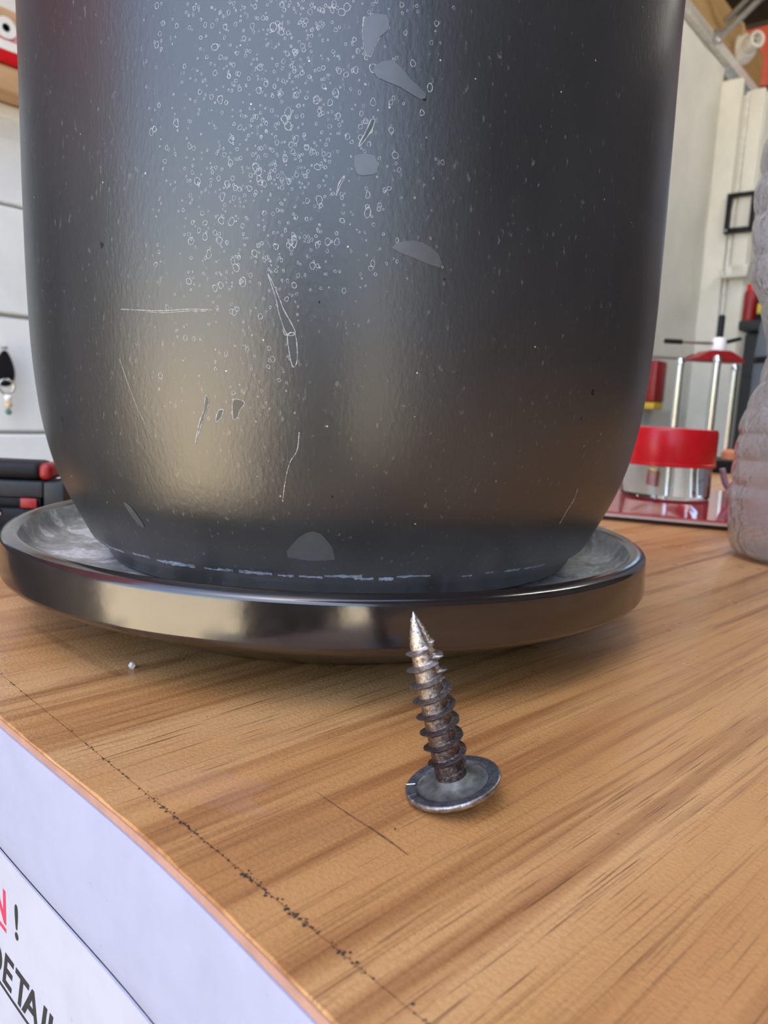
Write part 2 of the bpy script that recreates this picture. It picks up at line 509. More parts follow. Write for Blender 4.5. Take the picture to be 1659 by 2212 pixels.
# things on and by the back wall panel
t = empty('wall_bracket', R3(WA + 0.118, NB - 0.03, 1.73), ROOM)
for (x0, x1, z0, z1) in ((-0.048, -0.034, -0.068, 0.068), (0.034, 0.048, -0.068, 0.068), (-0.034, 0.034, 0.055, 0.068), (-0.034, 0.034, -0.068, -0.050)):
    box('frame_bar', x0, x1, -0.012, 0.010, z0, z1, m_black, t, 0.002)
lathe('screw_head', [(0, 0), (0.005, 0), (0.004, 0.002), (0, 0.0025)], m_steel, t, 16, (-0.04, -0.012, -0.058)).rotation_euler = (R(90), 0, 0)
tag(t, 'open black rectangular bracket screwed to the cream panel', 'bracket')
t = empty('wall_tray', R3(WA + 0.128, NB - 0.02, 1.505), ROOM)
bm = bmesh.new()
pr = [(-0.045, 0.006), (-0.035, 0.0), (0.045, 0.0), (0.050, 0.046), (0.046, 0.046), (0.042, 0.005), (-0.030, 0.005), (-0.042, 0.030), (-0.048, 0.028)]
va = [bm.verts.new((x, -0.05, z)) for x, z in pr]; vb = [bm.verts.new((x, 0.0, z)) for x, z in pr]
for i in range(len(pr)):
    j = (i + 1) % len(pr); bm.faces.new((va[i], va[j], vb[j], vb[i]))
bm.faces.new(va[::-1]); bm.faces.new(vb)
finish(bm, 'tray_body', simple('translucent_plastic', (0.70, 0.68, 0.63), 0.4), t)
box('mounting_plate', -0.046, 0.046, 0.0, 0.004, 0.0, 0.05, m_white, t, 0.001)
tag(t, 'pale plastic tray fixed to the panel below the black bracket', 'tray')

t = empty('storage_cabinet', R3(-0.585, 2.72, 0), ROOM)
box('body', -0.155, 0.25, -0.10, 0.18, 0.0, 1.285, m_char, t, 0.01)
box('lid', -0.172, 0.27, -0.12, 0.19, 1.288, 1.322, m_char, t, 0.008)
for z in (0.35, 0.68, 1.0): box('drawer_front', -0.14, 0.235, -0.112, -0.10, z - 0.15, z + 0.15, m_char, t, 0.006)
tag(t, 'dark charcoal cabinet standing beside the cream wall panel', 'cabinet')
t = empty('gas_bottle', R3(-0.555, 2.42, 0), ROOM)
lathe('cylinder', [(0, 0), (0.085, 0), (0.09, 0.02), (0.09, 1.20), (0.085, 1.28), (0.06, 1.36), (0.03, 1.40), (0, 1.40)], m_bluegrey, t, 40)
lathe('valve', [(0, 1.39), (0.018, 1.39), (0.018, 1.44), (0.03, 1.45), (0.03, 1.475), (0, 1.48)], m_steel, t, 20)
for z in (0.9, 1.17): lathe('band', [(0.088, z), (0.093, z), (0.093, z + 0.018), (0.088, z + 0.018)], m_black, t, 40)
tag(t, 'tall blue grey gas cylinder with dark bands behind the water bottle', 'cylinder')
t = empty('spray_can', R3(-0.755, 2.70, 1.3225), ROOM)
lathe('can', [(0, 0), (0.020, 0), (0.021, 0.004), (0.021, 0.095), (0.016, 0.104), (0, 0.105)], m_dkred, t, 32)
lathe('cap', [(0, 0.100), (0.015, 0.100), (0.015, 0.122), (0.012, 0.125), (0, 0.125)], m_red, t, 32)
tag(t, 'slim red spray can standing on the charcoal cabinet', 'can')
t = empty('oil_bottle', R3(-0.708, 2.70, 1.3225), ROOM)
box('body', -0.023, 0.023, -0.018, 0.018, 0, 0.088, m_black, t, 0.006)
box('paper_label', -0.019, 0.019, -0.0195, -0.0178, 0.028, 0.060, m_yellow, t, 0.0004)
lathe('cap', [(0, 0.086), (0.009, 0.086), (0.009, 0.108), (0, 0.108)], m_red, t, 24)
tag(t, 'black oil bottle with yellow label on the charcoal cabinet', 'bottle')
t = empty('wall_pouch', R3(WA + 0.002, 2.53, 1.03), ROOM)
box('pouch', 0.0, 0.045, -0.055, 0.035, 0.022, 0.158, m_dkred, t, 0.008)
box('bottom_strip', 0.0, 0.043, -0.050, 0.030, 0.0, 0.022, m_yellow, t, 0.003)
tag(t, 'dark red pouch with yellow base hung on the white wall', 'pouch')

# shelf at the upper left with its load
t = empty('wall_shelf', R3(WA, 0.42, 1.318), ROOM)
box('shelf_board', 0.0, 0.016, -0.28, 0.9, 0.0, 0.014, m_clad, t, 0.001)
box('shelf_back', -0.001, 0.012, -0.28, 0.9, 0.014, 0.09, m_shelfwood, t)
box('upper_rail', 0.0, 0.028, -0.28, 0.9, 0.094, 0.116, m_shelfwood, t, 0.002)
tag(t, 'narrow white fronted wall shelf with a brown timber upper rail', 'shelf')
t = empty('timber_offcut', R3(WA + 0.030, 0.45, 1.3325), ROOM)
box('block', -0.015, 0.024, -0.11, 0.11, 0.0, 0.030, m_shelfwood, t, 0.004)
tag(t, 'rough brown timber offcut lying on the wall shelf', 'timber')
t = empty('red_tool_case', R3(WA + 0.032, 0.44, 1.3630), ROOM)
box('case', -0.016, 0.026, -0.14, 0.13, 0.0, 0.026, m_red, t, 0.005)
box('white_label', 0.0255, 0.0268, -0.04, 0.012, 0.013, 0.023, m_white, t)
box('latch', 0.0255, 0.029, 0.022, 0.034, 0.010, 0.020, m_yellow, t, 0.001)
tag(t, 'flat red case with white label lying on the timber offcut', 'case')
t = empty('tape_roll', R3(WA + 0.046, 0.416, 1.4005), ROOM)
along_x(lathe('roll', [(0.0045, -0.010), (0.0115, -0.010), (0.0115, 0.010), (0.0045, 0.010), (0.0045, -0.010)], m_white, t, 32))
along_x(lathe('core', [(0.0030, -0.0098), (0.0046, -0.0098), (0.0046, 0.0098), (0.0030, 0.0098), (0.0030, -0.0098)], m_black, t, 32))
along_x(lathe('core_back', [(0, -0.006), (0.0031, -0.006), (0.0031, -0.004), (0, -0.004)], m_black, t, 24))
t.scale = (1, 1, 1)
tag(t, 'white tape roll with dark core standing on the red case', 'tape')
t = empty('pink_carton', R3(WA + 0.022, 0.50, 1.3892), ROOM)
box('carton', -0.010, 0.012, -0.06, 0.10, 0.0, 0.020, simple('pink_card', (0.80, 0.42, 0.42), 0.6), t, 0.001)
box('lid', -0.011, 0.013, -0.061, 0.101, 0.0165, 0.0215, simple('pale_pink_card', (0.86, 0.62, 0.60), 0.6), t, 0.001)
tag(t, 'pale pink carton on the red case beside the tape roll', 'carton')

t = empty('key_bunch', R3(WA + 0.018, 0.421, 0.965), ROOM)
V, Fc = [], []
for i in range(24):
    a = 2 * math.pi * i / 24
    V.append((0.004, 0.011 * math.sin(a) * (1 - 0.35 * math.cos(a)), 0.055 + 0.022 * math.cos(a)))
V2 = [(v[0] + 0.004, v[1], v[2]) for v in V]
Fc = [tuple(range(23, -1, -1)), tuple(range(24, 48))] + [(i, (i + 1) % 24, 24 + (i + 1) % 24, 24 + i) for i in range(24)]
link('fob', V + V2, Fc, m_black, t, False)
tube('ring', [(0.010, 0.009 * math.cos(a), 0.033 + 0.009 * math.sin(a)) for a in np.linspace(0, 2 * math.pi, 25)], 0.0016, m_chrome, t, 8)
for k, (z, r) in enumerate(((0.020, 0.0052), (0.0105, 0.0046), (0.002, 0.004))):
    lathe('bead', [(0, -r), (r * .7, -r * .7), (r, 0), (r * .7, r * .7), (0, r)], [m_white, m_tan, simple('green_bead', (0.03, 0.16, 0.12), 0.3)][k], t, 16, (0.008, 0.003, z))
lathe('hook', [(0, 0), (0.002, 0), (0.002, 0.012), (0, 0.012)], m_steel, t, 12, (0, 0, 0.080)).rotation_euler = (0, R(90), 0)
tag(t, 'bunch of keys with black fob hanging on the white boards', 'keys')

# ------------------------------------------------------------------ the counter (table frame: x along its front edge, y into it, z = 0 on top)
tbl = empty('counter_table', (0, 0, T), TAB)
tag(tbl, 'wood grain topped counter with a white front edge', 'counter')
X0, X1, NE, NS, N1 = -0.32, 0.95, 0.0370, 0.0435, 0.86
def edge_n(s):
    return NE + 0.0016 * math.exp(-((s + 0.072) / 0.034) ** 2)
def strip(name, rows, m, xs, smooth=True):
    """rows: functions s -> (n, z), swept along the front edge"""
    V, Fc = [], []
    k = len(rows)
    for s in xs:
        for f in rows:
            n, z = f(s); V.append((s, n, z))
    for i in range(len(xs) - 1):
        for j in range(k):
            q = (j + 1) % k
            Fc.append((i * k + j, i * k + q, (i + 1) * k + q, (i + 1) * k + j))
    Fc.append(tuple(range(k))); Fc.append(tuple(range((len(xs) - 1) * k + k - 1, (len(xs) - 1) * k - 1, -1)))
    o = link(name, V, Fc, m, tbl, smooth)
    bm = bmesh.new(); bm.from_mesh(o.data); bmesh.ops.recalc_face_normals(bm, faces=bm.faces); bm.to_mesh(o.data); bm.free()
    return autosmooth(o, 30)
xs = [X0] + list(np.linspace(-0.24, 0.12, 90)) + [X1]
# worn arris along the front edge
rs = np.random.RandomState(5)
wear = {s: 0.00022 * rs.rand() for s in xs}
strip('front_lipping', [lambda s: (edge_n(s) + 0.0002 + wear[s], 0.0), lambda s: (NS - 0.00007, 0.0), lambda s: (NS - 0.00007, -0.018), lambda s: (edge_n(s) + 0.0004, -0.018), lambda s: (edge_n(s) + 0.0001, -0.0003)], m_wood, xs)
box('top_board', X0, X1, NS + 0.00007, N1, -0.018, 0.0, m_wood, tbl)
strip('pink_edging', [lambda s: (edge_n(s), -0.00025), lambda s: (edge_n(s) + 0.0005, -0.00025), lambda s: (edge_n(s) + 0.0005, -0.0014), lambda s: (edge_n(s) - 0.00005, -0.0013)], m_pink, xs)
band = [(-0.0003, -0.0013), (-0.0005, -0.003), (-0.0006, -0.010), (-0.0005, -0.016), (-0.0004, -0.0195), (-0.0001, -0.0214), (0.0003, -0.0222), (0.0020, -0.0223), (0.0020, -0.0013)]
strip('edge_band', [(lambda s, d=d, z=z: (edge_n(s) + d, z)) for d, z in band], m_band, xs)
box('front_panel', X0 + 0.004, X1 - 0.004, 0.0392, 0.056, -0.93, -0.0185, m_body, tbl)
box('side_panel', X0 + 0.004, X0 + 0.022, 0.057, N1 - 0.02, -0.93, -0.0185, m_body, tbl)
box('side_panel', X1 - 0.022, X1 - 0.004, 0.057, N1 - 0.02, -0.93, -0.0185, m_body, tbl)
box('back_panel', X0 + 0.023, X1 - 0.023, N1 - 0.04, N1 - 0.022, -0.93, -0.0185, m_body, tbl)
for s in (X0 + 0.06, X1 - 0.06):
    for n in (0.10, N1 - 0.08):
        lathe('foot', [(0, -0.95), (0.020, -0.95), (0.020, -0.945), (0.016, -0.94), (0.016, -0.93), (0, -0.93)], m_black, tbl, 20, (s, n, 0))
# dirt packed into the joint behind the lipping
V, Fc = [], []
rs = np.random.RandomState(11)
for i in range(250):
    if i < 150:
        s = rs.uniform(-0.10, -0.035); n = NS + rs.normal(0, 0.00022)
        if rs.rand() < 0.45: s = rs.choice([-0.0785, -0.075, -0.0605, -0.052, -0.045]) + rs.normal(0, 0.0014)
    else:
        s = rs.uniform(-0.16, 0.02); n = NS + rs.normal(0, 0.0001)
    r = rs.uniform(0.00006, 0.00022); k = len(V); m = 6
    V.append((s, n, 0.00012))
    for q in range(m):
        a = 2 * math.pi * q / m; rr = r * rs.uniform(0.6, 1.3)
        V.append((s + rr * math.cos(a), n + rr * math.sin(a), 0.00002))
    Fc += [(k, k + 1 + q, k + 1 + (q + 1) % m) for q in range(m)]
tag(link('joint_dirt', V, Fc, m_fleck, tbl), kind='stuff')
V, Fc = [], []
rs = np.random.RandomState(23)
for i in range(46):
    s, n = rs.uniform(-0.13, 0.06), rs.uniform(0.05, 0.16)
    r = rs.uniform(0.00008, 0.00030); k = len(V); a0 = rs.uniform(0, 6.28); el = rs.uniform(0.4, 1)
    V.append((s, n, 0.00010))
    for q in range(7):
        a = 2 * math.pi * q / 7; rr = r * rs.uniform(0.6, 1.3)
        u, w = rr * math.cos(a), rr * math.sin(a) * el
        V.append((s + u * math.cos(a0) - w * math.sin(a0), n + u * math.sin(a0) + w * math.cos(a0), 0.00002))
    Fc += [(k, k + 1 + q, k + 1 + (q + 1) % 7) for q in range(7)]
tag(link('dark_flecks', V, Fc, m_fleck, tbl), kind='stuff')

# marks on the laminate; the pinkish patches paint a gloss reflection into the colour
def table_film(name, pts, m):
    P = spline([(x, y, 0) for x, y in pts] + [(*pts[0], 0)], 6)[:-1]
    n = len(P); c = sum(P, Vector()) / n
    link(name, [(p.x, p.y, 0.00003) for p in P] + [(c.x, c.y, 0.00003)], [(i, (i + 1) % n, n) for i in range(n)], m, tbl)
m_sheen = residue('painted_gloss', (0.80, 0.55, 0.42), 0.11, 60, 0.35)
table_film('painted_gloss_patch', [(-0.091, 0.0439), (-0.0891, 0.0488), (-0.0827, 0.0536), (-0.0771, 0.0564), (-0.0747, 0.0565), (-0.074, 0.0528), (-0.0691, 0.0527), (-0.0727, 0.0492), (-0.0786, 0.0463), (-0.0845, 0.0444)], m_sheen)
table_film('painted_gloss_patch', [(-0.174, 0.0557), (-0.1706, 0.0575), (-0.1623, 0.0572), (-0.1524, 0.0522), (-0.1441, 0.0472), (-0.1328, 0.0427), (-0.1263, 0.0409), (-0.128, 0.0386), (-0.1521, 0.0453)], m_sheen)
table_film('hairline_scratch', [(-0.06944, 0.06032), (-0.06283, 0.05997), (-0.05713, 0.05993), (-0.05306, 0.05945), (-0.05288, 0.05926), (-0.05695, 0.05968), (-0.06263, 0.05972), (-0.0693, 0.06013)], residue('dark_scratch', (0.10, 0.05, 0.03), 0.55, 900))
table_film('brown_streak', [(-0.16142, 0.05732), (-0.16172, 0.05865), (-0.14494, 0.05914), (-0.12556, 0.05993), (-0.12497, 0.05836), (-0.14274, 0.05734)], residue('soft_brown_film', (0.16, 0.085, 0.045), 0.17, 120))  # soft brown band, darker than the wood around it

# printed sheet on the front panel
sg = empty('paper_sign', (0, 0, T), TAB)
tag(sg, 'white printed paper sign taped to the counter front', 'sign')
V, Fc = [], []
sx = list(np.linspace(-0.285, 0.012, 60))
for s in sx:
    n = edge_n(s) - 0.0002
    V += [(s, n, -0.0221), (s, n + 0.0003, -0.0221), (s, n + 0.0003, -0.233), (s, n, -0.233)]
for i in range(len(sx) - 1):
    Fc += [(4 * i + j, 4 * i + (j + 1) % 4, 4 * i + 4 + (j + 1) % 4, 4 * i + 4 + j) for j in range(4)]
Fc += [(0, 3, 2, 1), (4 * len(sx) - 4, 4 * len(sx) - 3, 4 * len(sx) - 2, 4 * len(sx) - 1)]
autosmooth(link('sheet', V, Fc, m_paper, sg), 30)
def word(txt, s, z, size, m, shear=0.0, off=0.00016, gap=1.0, xs=1.0):
    cu = bpy.data.curves.new('lettering', 'FONT')
    cu.body = txt; cu.size = size; cu.extrude = 0.00003; cu.offset = off; cu.shear = shear; cu.space_character = gap
    cu.materials.append(m)
    tmp = bpy.data.objects.new('tmp', cu); col.objects.link(tmp)
    me = bpy.data.meshes.new_from_object(tmp.evaluated_get(bpy.context.evaluated_depsgraph_get()))
    bpy.data.objects.remove(tmp)
    for v in me.vertices:
        q = s + v.co.x * xs
        v.co = (q, edge_n(q) - 0.00022 - (0.00003 if v.co.z > 0 else 0), z + v.co.y)
    o = bpy.data.objects.new('lettering', me)
    o.parent = sg
    col.objects.link(o); return o
def rule(s0, s1, z0, z1, m):
    V, Fc = [], []
    for i, q in enumerate(np.linspace(s0, s1, 24)):
        n = edge_n(q)
        V += [(q, n - 0.00024, z0), (q, n - 0.00024, z1), (q, n - 0.00019, z1), (q, n - 0.00019, z0)]
        if i: Fc += [(4 * i - 4 + j, 4 * i - 4 + (j + 1) % 4, 4 * i + (j + 1) % 4, 4 * i + j) for j in range(4)]
    link('underline', V, Fc, m, sg, False)
word('N', -0.1217, -0.0335, 0.0080, m_red_ink)
word('!', -0.1127, -0.0335, 0.0080, m_black_ink)
for ch, q in (('D', -0.1248), ('E', -0.1184), ('T', -0.1136), ('A', -0.1099), ('I', -0.1039), ('L', -0.1019)):
    word(ch, q, -0.0444, 0.0083, m_black_ink, 0.26)
rule(-0.1225, -0.1159, -0.0350, -0.0343, m_red_ink)
rule(-0.1262, -0.0965, -0.0458, -0.0452, m_black_ink)

# ------------------------------------------------------------------ saucer
sau = empty('plant_saucer', (-0.0129, 0.1910, T))
tag(sau, 'round glossy black saucer with limescaled inside under the dark pot', 'saucer')
outer = [(0.0, 0.0012), (0.046, 0.0012), (0.0475, 0.0), (0.0510, 0.0), (0.0530, 0.0010), (0.0620, 0.0046), (0.0690, 0.0076), (0.0732, 0.0094), (0.0749, 0.0102), (0.0757, 0.0108), (0.07605, 0.0114),
         (0.0761, 0.0118), (0.07605, 0.0150), (0.0759, 0.0184), (0.07585, 0.0187), (0.07555, 0.0192), (0.0749, 0.0196), (0.0740, 0.0199), (0.0734, 0.0200), (0.0727, 0.0198), (0.0721, 0.0191)]
inner = [(0.0721, 0.0191), (0.0717, 0.0180), (0.0712, 0.0166), (0.0705, 0.0152), (0.0696, 0.0142), (0.0682, 0.0135), (0.0660, 0.0131), (0.0560, 0.0129), (0.0, 0.0129)]
lathe('body', outer, m_gloss, sau, 240, None, 60)
tag(lathe('inside', inner, m_lime, sau, 240, None, 60), 'dull grey limescaled inside')
# dried puddle marks inside
def film(name, pts, z, m, parent, thick=0.00005):
    P = spline([(x, y, 0) for x, y in pts] + [(*pts[0], 0)], 8)[:-1]
    n = len(P); c = sum(P, Vector()) / n
    V = [(p.x, p.y, z) for p in P] + [(c.x, c.y, z + thick)]
    return link(name, V, [(i, (i + 1) % n, n) for i in range(n)], m, parent)

# ------------------------------------------------------------------ pot
POT = (-0.01018, 0.19119)
pot = empty('plant_pot', (POT[0], POT[1], T + 0.015), 0, -0.0175)
tag(pot, 'large matte charcoal plant pot with chalky water marks on a saucer', 'pot')
prof = [(60.35, 20.0), (61.61, 22.5), (63.41, 26.0), (65.31, 30.0), (67.19, 35.0), (68.55, 40.0), (69.71, 46.0), (70.53, 52.5), (71.13, 60.0), (71.47, 67.5),
        (71.67, 75.0), (71.8, 85.0), (71.87, 95.0), (71.88, 105.0), (71.9, 117.5), (72.0, 130.0), (72.3, 142.0), (72.6, 152.0)]
prof = [(r / 1000, z / 1000 - 0.015) for r, z in prof]
body = [(0, -0.0009), (0.0548, -0.0009), (0.0556, -0.0006), (0.0562, 0.0002), (0.0568, 0.0018), (0.0585, 0.0030), (0.0597, 0.0040)]
dense = spline([(r, 0, z) for r, z in prof], 5)
body += [(p.x, p.z) for p in dense] + [(0.0728, 0.1395), (0.0725, 0.1425), (0.0712, 0.1440), (0.0690, 0.1440), (0.0675, 0.1425), (0.0670, 0.1380), (0.0660, 0.120), (0, 0.120)]
lathe('body', body, m_pot, pot, 256, None, 50)
lathe('soil', [(0, 0.1205), (0.0655, 0.1205), (0.062, 0.124), (0.040, 0.1255), (0.015, 0.1265), (0, 0.1268)], m_soil, pot, 48)

PR = np.array([p[0] for p in body[6:6 + len(dense) + 1]]); PZ = np.array([p[1] for p in body[6:6 + len(dense) + 1]])
def on_pot(azd, z, lift=0.00004):
    """a point of the pot's skin: angle round the pot (degrees, 0 = front), height in mm above the table"""
    zz = z / 1000 - 0.015
    r = float(np.interp(zz, PZ, PR)) + lift
    a = R(azd)
    return Vector((r * math.sin(a), -r * math.cos(a), zz))

def smooth_loop(pts, n=6, closed=True):
    P = [Vector((a, z, 0)) for a, z in pts]
    if not closed: return [(p.x, p.y) for p in spline(P, n)]
    N = len(P); out = []
    for i in range(N):
        a, b, c, d = P[i - 1], P[i], P[(i + 1) % N], P[(i + 2) % N]
        for k in range(n):
            t = k / n
            q = 0.5 * ((2 * b) + (c - a) * t + (2 * a - 5 * b + 4 * c - d) * t * t + (3 * b - a - 3 * c + d) * t ** 3)
            out.append((q.x, q.y))
    return out

def ribbon(path, w, V, Fc, closed=False, rs=None, lift=0.00004):
    """thin raised line following a path on the pot; w in mm"""
    n = len(path); k0 = len(V)
    for i, (a, z) in enumerate(path):
        if closed: (a0, z0), (a1, z1) = path[i - 1], path[(i + 1) % n]
        else: (a0, z0), (a1, z1) = path[max(i - 1, 0)], path[min(i + 1, n - 1)]
        dx, dz = (a1 - a0) * 1.25, z1 - z0
        L = math.hypot(dx, dz) or 1
        ww = w * (1 if rs is None else rs.uniform(0.5, 1.4)) / 2
        ox, oz = -dz / L * ww, dx / L * ww
        V.append(on_pot(a + ox / 1.25, z + oz, lift)); V.append(on_pot(a - ox / 1.25, z - oz, lift))
    for i in range(n if closed else n - 1):
        j = (i + 1) % n
        Fc.append((k0 + 2 * i, k0 + 2 * i + 1, k0 + 2 * j + 1, k0 + 2 * j))

def patch(pts, V, Fc, rings=5, lift=0.00002, n=5):
    P = smooth_loop(pts, n); N = len(P)
    ca = sum(p[0] for p in P) / N; cz = sum(p[1] for p in P) / N
    k0 = len(V)
    for j in range(1, rings + 1):
        f = j / rings
        for a, z in P: V.append(on_pot(ca + (a - ca) * f, cz + (z - cz) * f, lift))
    V.append(on_pot(ca, cz, lift)); c = len(V) - 1
    for i in range(N):
        q = (i + 1) % N
        Fc.append((c, k0 + i, k0 + q))
        for j in range(rings - 1):
            Fc.append((k0 + j * N + i, k0 + (j + 1) * N + i, k0 + (j + 1) * N + q, k0 + j * N + q))

drips = [
    [(-6.82, 69.04), (-6.11, 67.41), (-5.26, 65.11), (-4.83, 63.79), (-3.36, 60.49), (-4.4, 60.12), (-5.39, 63.11), (-5.82, 65.43)],
    [(-4.31, 59.95), (-3.35, 60.09), (-3.06, 56.78), (-3.34, 55.31), (-3.74, 55.4), (-4.11, 57.42)],
    [(-11.62, 49.74), (-10.09, 49.45), (-10.75, 48.18), (-11.11, 47.1), (-11.75, 46.79)],
    [(-13.68, 48.06), (-13.1, 48.08), (-13.49, 46.82), (-14.24, 46.17), (-14.11, 47.15)],
    [(-15.51, 50.3), (-15.06, 49.43), (-15.65, 47.62), (-16.55, 45.41), (-17.68, 42.42), (-16.67, 46.13), (-15.93, 47.97)],
    [(5.31, 91.57), (5.71, 91.37), (5.25, 89.81), (4.05, 87.81), (4.0, 88.2), (4.66, 89.77)],
    [(2.21, 83.37), (2.31, 83.26), (1.74, 81.8), (1.37, 80.59), (1.64, 82.27)]]
films = [
    [(5.52, 98.99), (7.66, 100.01), (9.73, 97.72), (11.72, 95.88), (11.14, 94.98), (8.56, 96.42), (5.75, 97.53)],
    [(4.15, 105.39), (6.71, 106.07), (6.96, 104.05), (5.81, 102.81), (4.99, 100.44), (4.19, 101.29)],
    [(3.44, 86.4), (5.84, 86.57), (6.2, 84.23), (5.11, 83.79), (3.8, 83.82)],
    [(8.24, 73.52), (9.86, 74.63), (12.17, 74.58), (14.17, 73.04), (14.45, 71.08), (10.99, 72.26)],
    [(-4.55, 25.61), (-2.33, 27.85), (0.03, 27.75), (2.09, 22.87), (-5.5, 22.94)],
    [(-34.5, 30.5), (-33.0, 30.0), (-31.6, 26.8), (-32.2, 25.9), (-33.6, 27.6)]]
rs = np.random.RandomState(2)
for d in drips:
    V, Fc = [], []; patch(d, V, Fc, lift=0.00006); link('dried_drip', V, Fc, m_mark, pot)
    V, Fc = [], []; ribbon(smooth_loop(d, 5), 0.16, V, Fc, True, rs, 0.00008); link('drip_outline', V, Fc, m_ring, pot)
for d in films:
    V, Fc = [], []; patch(d, V, Fc, lift=0.00009, n=2); link('chalky_film', V, Fc, m_film, pot)
V, Fc = [], []
ribbon([(4.15, 105.6), (4.05, 103.6), (4.19, 101.4), (4.5, 100.6), (4.99, 100.2)], 0.30, V, Fc, False, rs)
ribbon([(5.0, 100.3), (5.4, 101.6), (5.9, 102.8), (6.6, 104.2)], 0.16, V, Fc, False, rs)
ribbon(smooth_loop([(-28.57, 63.95), (-25.77, 63.74), (-21.39, 63.52), (-17.35, 63.72), (-14.19, 63.6)], 8, False), 0.13, V, Fc, False, rs)
ribbon(smooth_loop([(-24.0, 63.40), (-21.0, 63.22), (-17.35, 63.45), (-15.0, 63.4)], 8, False), 0.10, V, Fc, False, rs)
ribbon(smooth_loop([(-2.85, 44.97), (-3.18, 42.08), (-4.12, 40.21), (-4.82, 37.58), (-5.51, 33.33)], 8, False), 0.14, V, Fc, False, rs)
ribbon(smooth_loop([(-29.37, 55.95), (-27.0, 48.26), (-25.76, 45.33)], 8, False), 0.09, V, Fc, False, rs)
ribbon(smooth_loop([(44.0, 35.38), (44.23, 33.26), (43.52, 31.09), (43.12, 28.27)], 6, False), 0.35, V, Fc, False, rs)
tag(link('scratches', V, Fc, m_scratch, pot), kind='stuff')
# tide line of lime round the foot
V, Fc = [], []
az_ = -62.0
while az_ < 62:
    ln = rs.uniform(1.5, 7)
    w = rs.uniform(0.15, 0.75) * (1.0 if az_ < 10 else 0.6)
    zz = 19.25 + rs.uniform(-0.25, 0.3)
    ribbon([(az_ + ln * k / 8, zz + rs.uniform(-0.08, 0.08)) for k in range(9)], w, V, Fc, False, rs)
    az_ += ln * rs.uniform(0.75, 1.7) if az_ < 10 else ln * rs.uniform(1.2, 2.6)
tag(link('tide_line', V, Fc, m_film2, pot), kind='stuff')
# rings left by dried water drops
V, Fc = [], []
for i in range(1500):
    if rs.rand() < 0.7:
        a, z = rs.normal(-5.0, 7.5), rs.normal(96, 18)
    else:
        a, z = rs.normal(-9, 8), rs.normal(76, 16)
    if not (-24 < a < 15 and 46 < z < 126): continue
    if z < 66 and a > -3: continue
    r = min(0.09 + rs.exponential(0.095), 0.5)
    el = rs.uniform(1.0, 1.45); m = 10 if r < 0.25 else 16
    ph = rs.uniform(0, 6.28, 3); am = rs.uniform(0, 0.16, 3)
    loop = []
    for q in range(m):
        t_ = 2 * math.pi * q / m
        rr = r * (1 + sum(am[h] * math.sin((h + 1) * t_ + ph[h]) for h in range(3)))
        loop.append((a + rr * math.cos(t_) / 1.25, z + rr * el * math.sin(t_)))
    ribbon(loop, min(0.065 + 0.12 * r, 0.14), V, Fc, True, rs, 0.00005)
tag(link('water_spot_rings', V, Fc, m_ring, pot), kind='stuff')
V, Fc = [], []
for (a, z, r) in ((-31.75, 74.33, 0.55), (42.06, 53.22, 0.7), (40.26, 48.45, 0.35), (-0.4, 65.02, 0.2), (15.12, 69.45, 0.22), (-46.69, 45.11, 0.6), (1.6, 34.5, 0.25), (11.6, 95.3, 0.45)):
    patch([(a + r * rs.uniform(0.5, 1.2) * math.cos(q) * 0.6, z + r * rs.uniform(0.6, 1.2) * math.sin(q)) for q in np.linspace(0, 6.28, 8)[:-1]], V, Fc, 2, 0.00004)
tag(link('glaze_chips', V, Fc, m_chip, pot), kind='stuff')

# ------------------------------------------------------------------ screw standing on its head
LEAN, TOW = R(16.0), R(1.0)
ax = Vector((-math.sin(LEAN), -math.sin(TOW), 0)); ax.z = math.sqrt(1 - ax.x ** 2 - ax.y ** 2)
scr = empty('wood_screw', (0.01064, 0.0921, T + 0.0024))
scr.rotation_mode = 'QUATERNION'
scr.rotation_quaternion = Vector((0, 0, 1)).rotation_difference(ax)
tag(scr, 'worn steel screw standing on its wide flat head on the counter', 'screw')
k = 0.001
RH = 6.3
lathe('head', [(0, -1.72 * k), (2.2 * k, -1.66 * k), (3.6 * k, -1.46 * k), (4.8 * k, -1.16 * k), (5.6 * k, -0.86 * k), (6.1 * k, -0.52 * k)], m_zrim, scr, 128, None, 60)
lathe('flange_rim', [(6.1 * k, -0.52 * k), (6.28 * k, -0.25 * k), (6.30 * k, 0.0), (6.22 * k, 0.16 * k), (6.02 * k, 0.22 * k)], m_zrim, scr, 128, None, 70)
lathe('flange_ring', [(6.02 * k, 0.22 * k), (5.2 * k, 0.18 * k), (4.78 * k, 0.15 * k), (4.62 * k, 0.0)], m_zinc, scr, 128, None, 60)
lathe('dusty_dish', [(4.62 * k, 0.0), (4.45 * k, -0.06 * k), (3.4 * k, 0.0), (2.75 * k, 0.14 * k), (2.40 * k, 0.42 * k), (2.28 * k, 0.85 * k), (2.0 * k, 1.0 * k)], m_dish, scr, 128, None, 60)
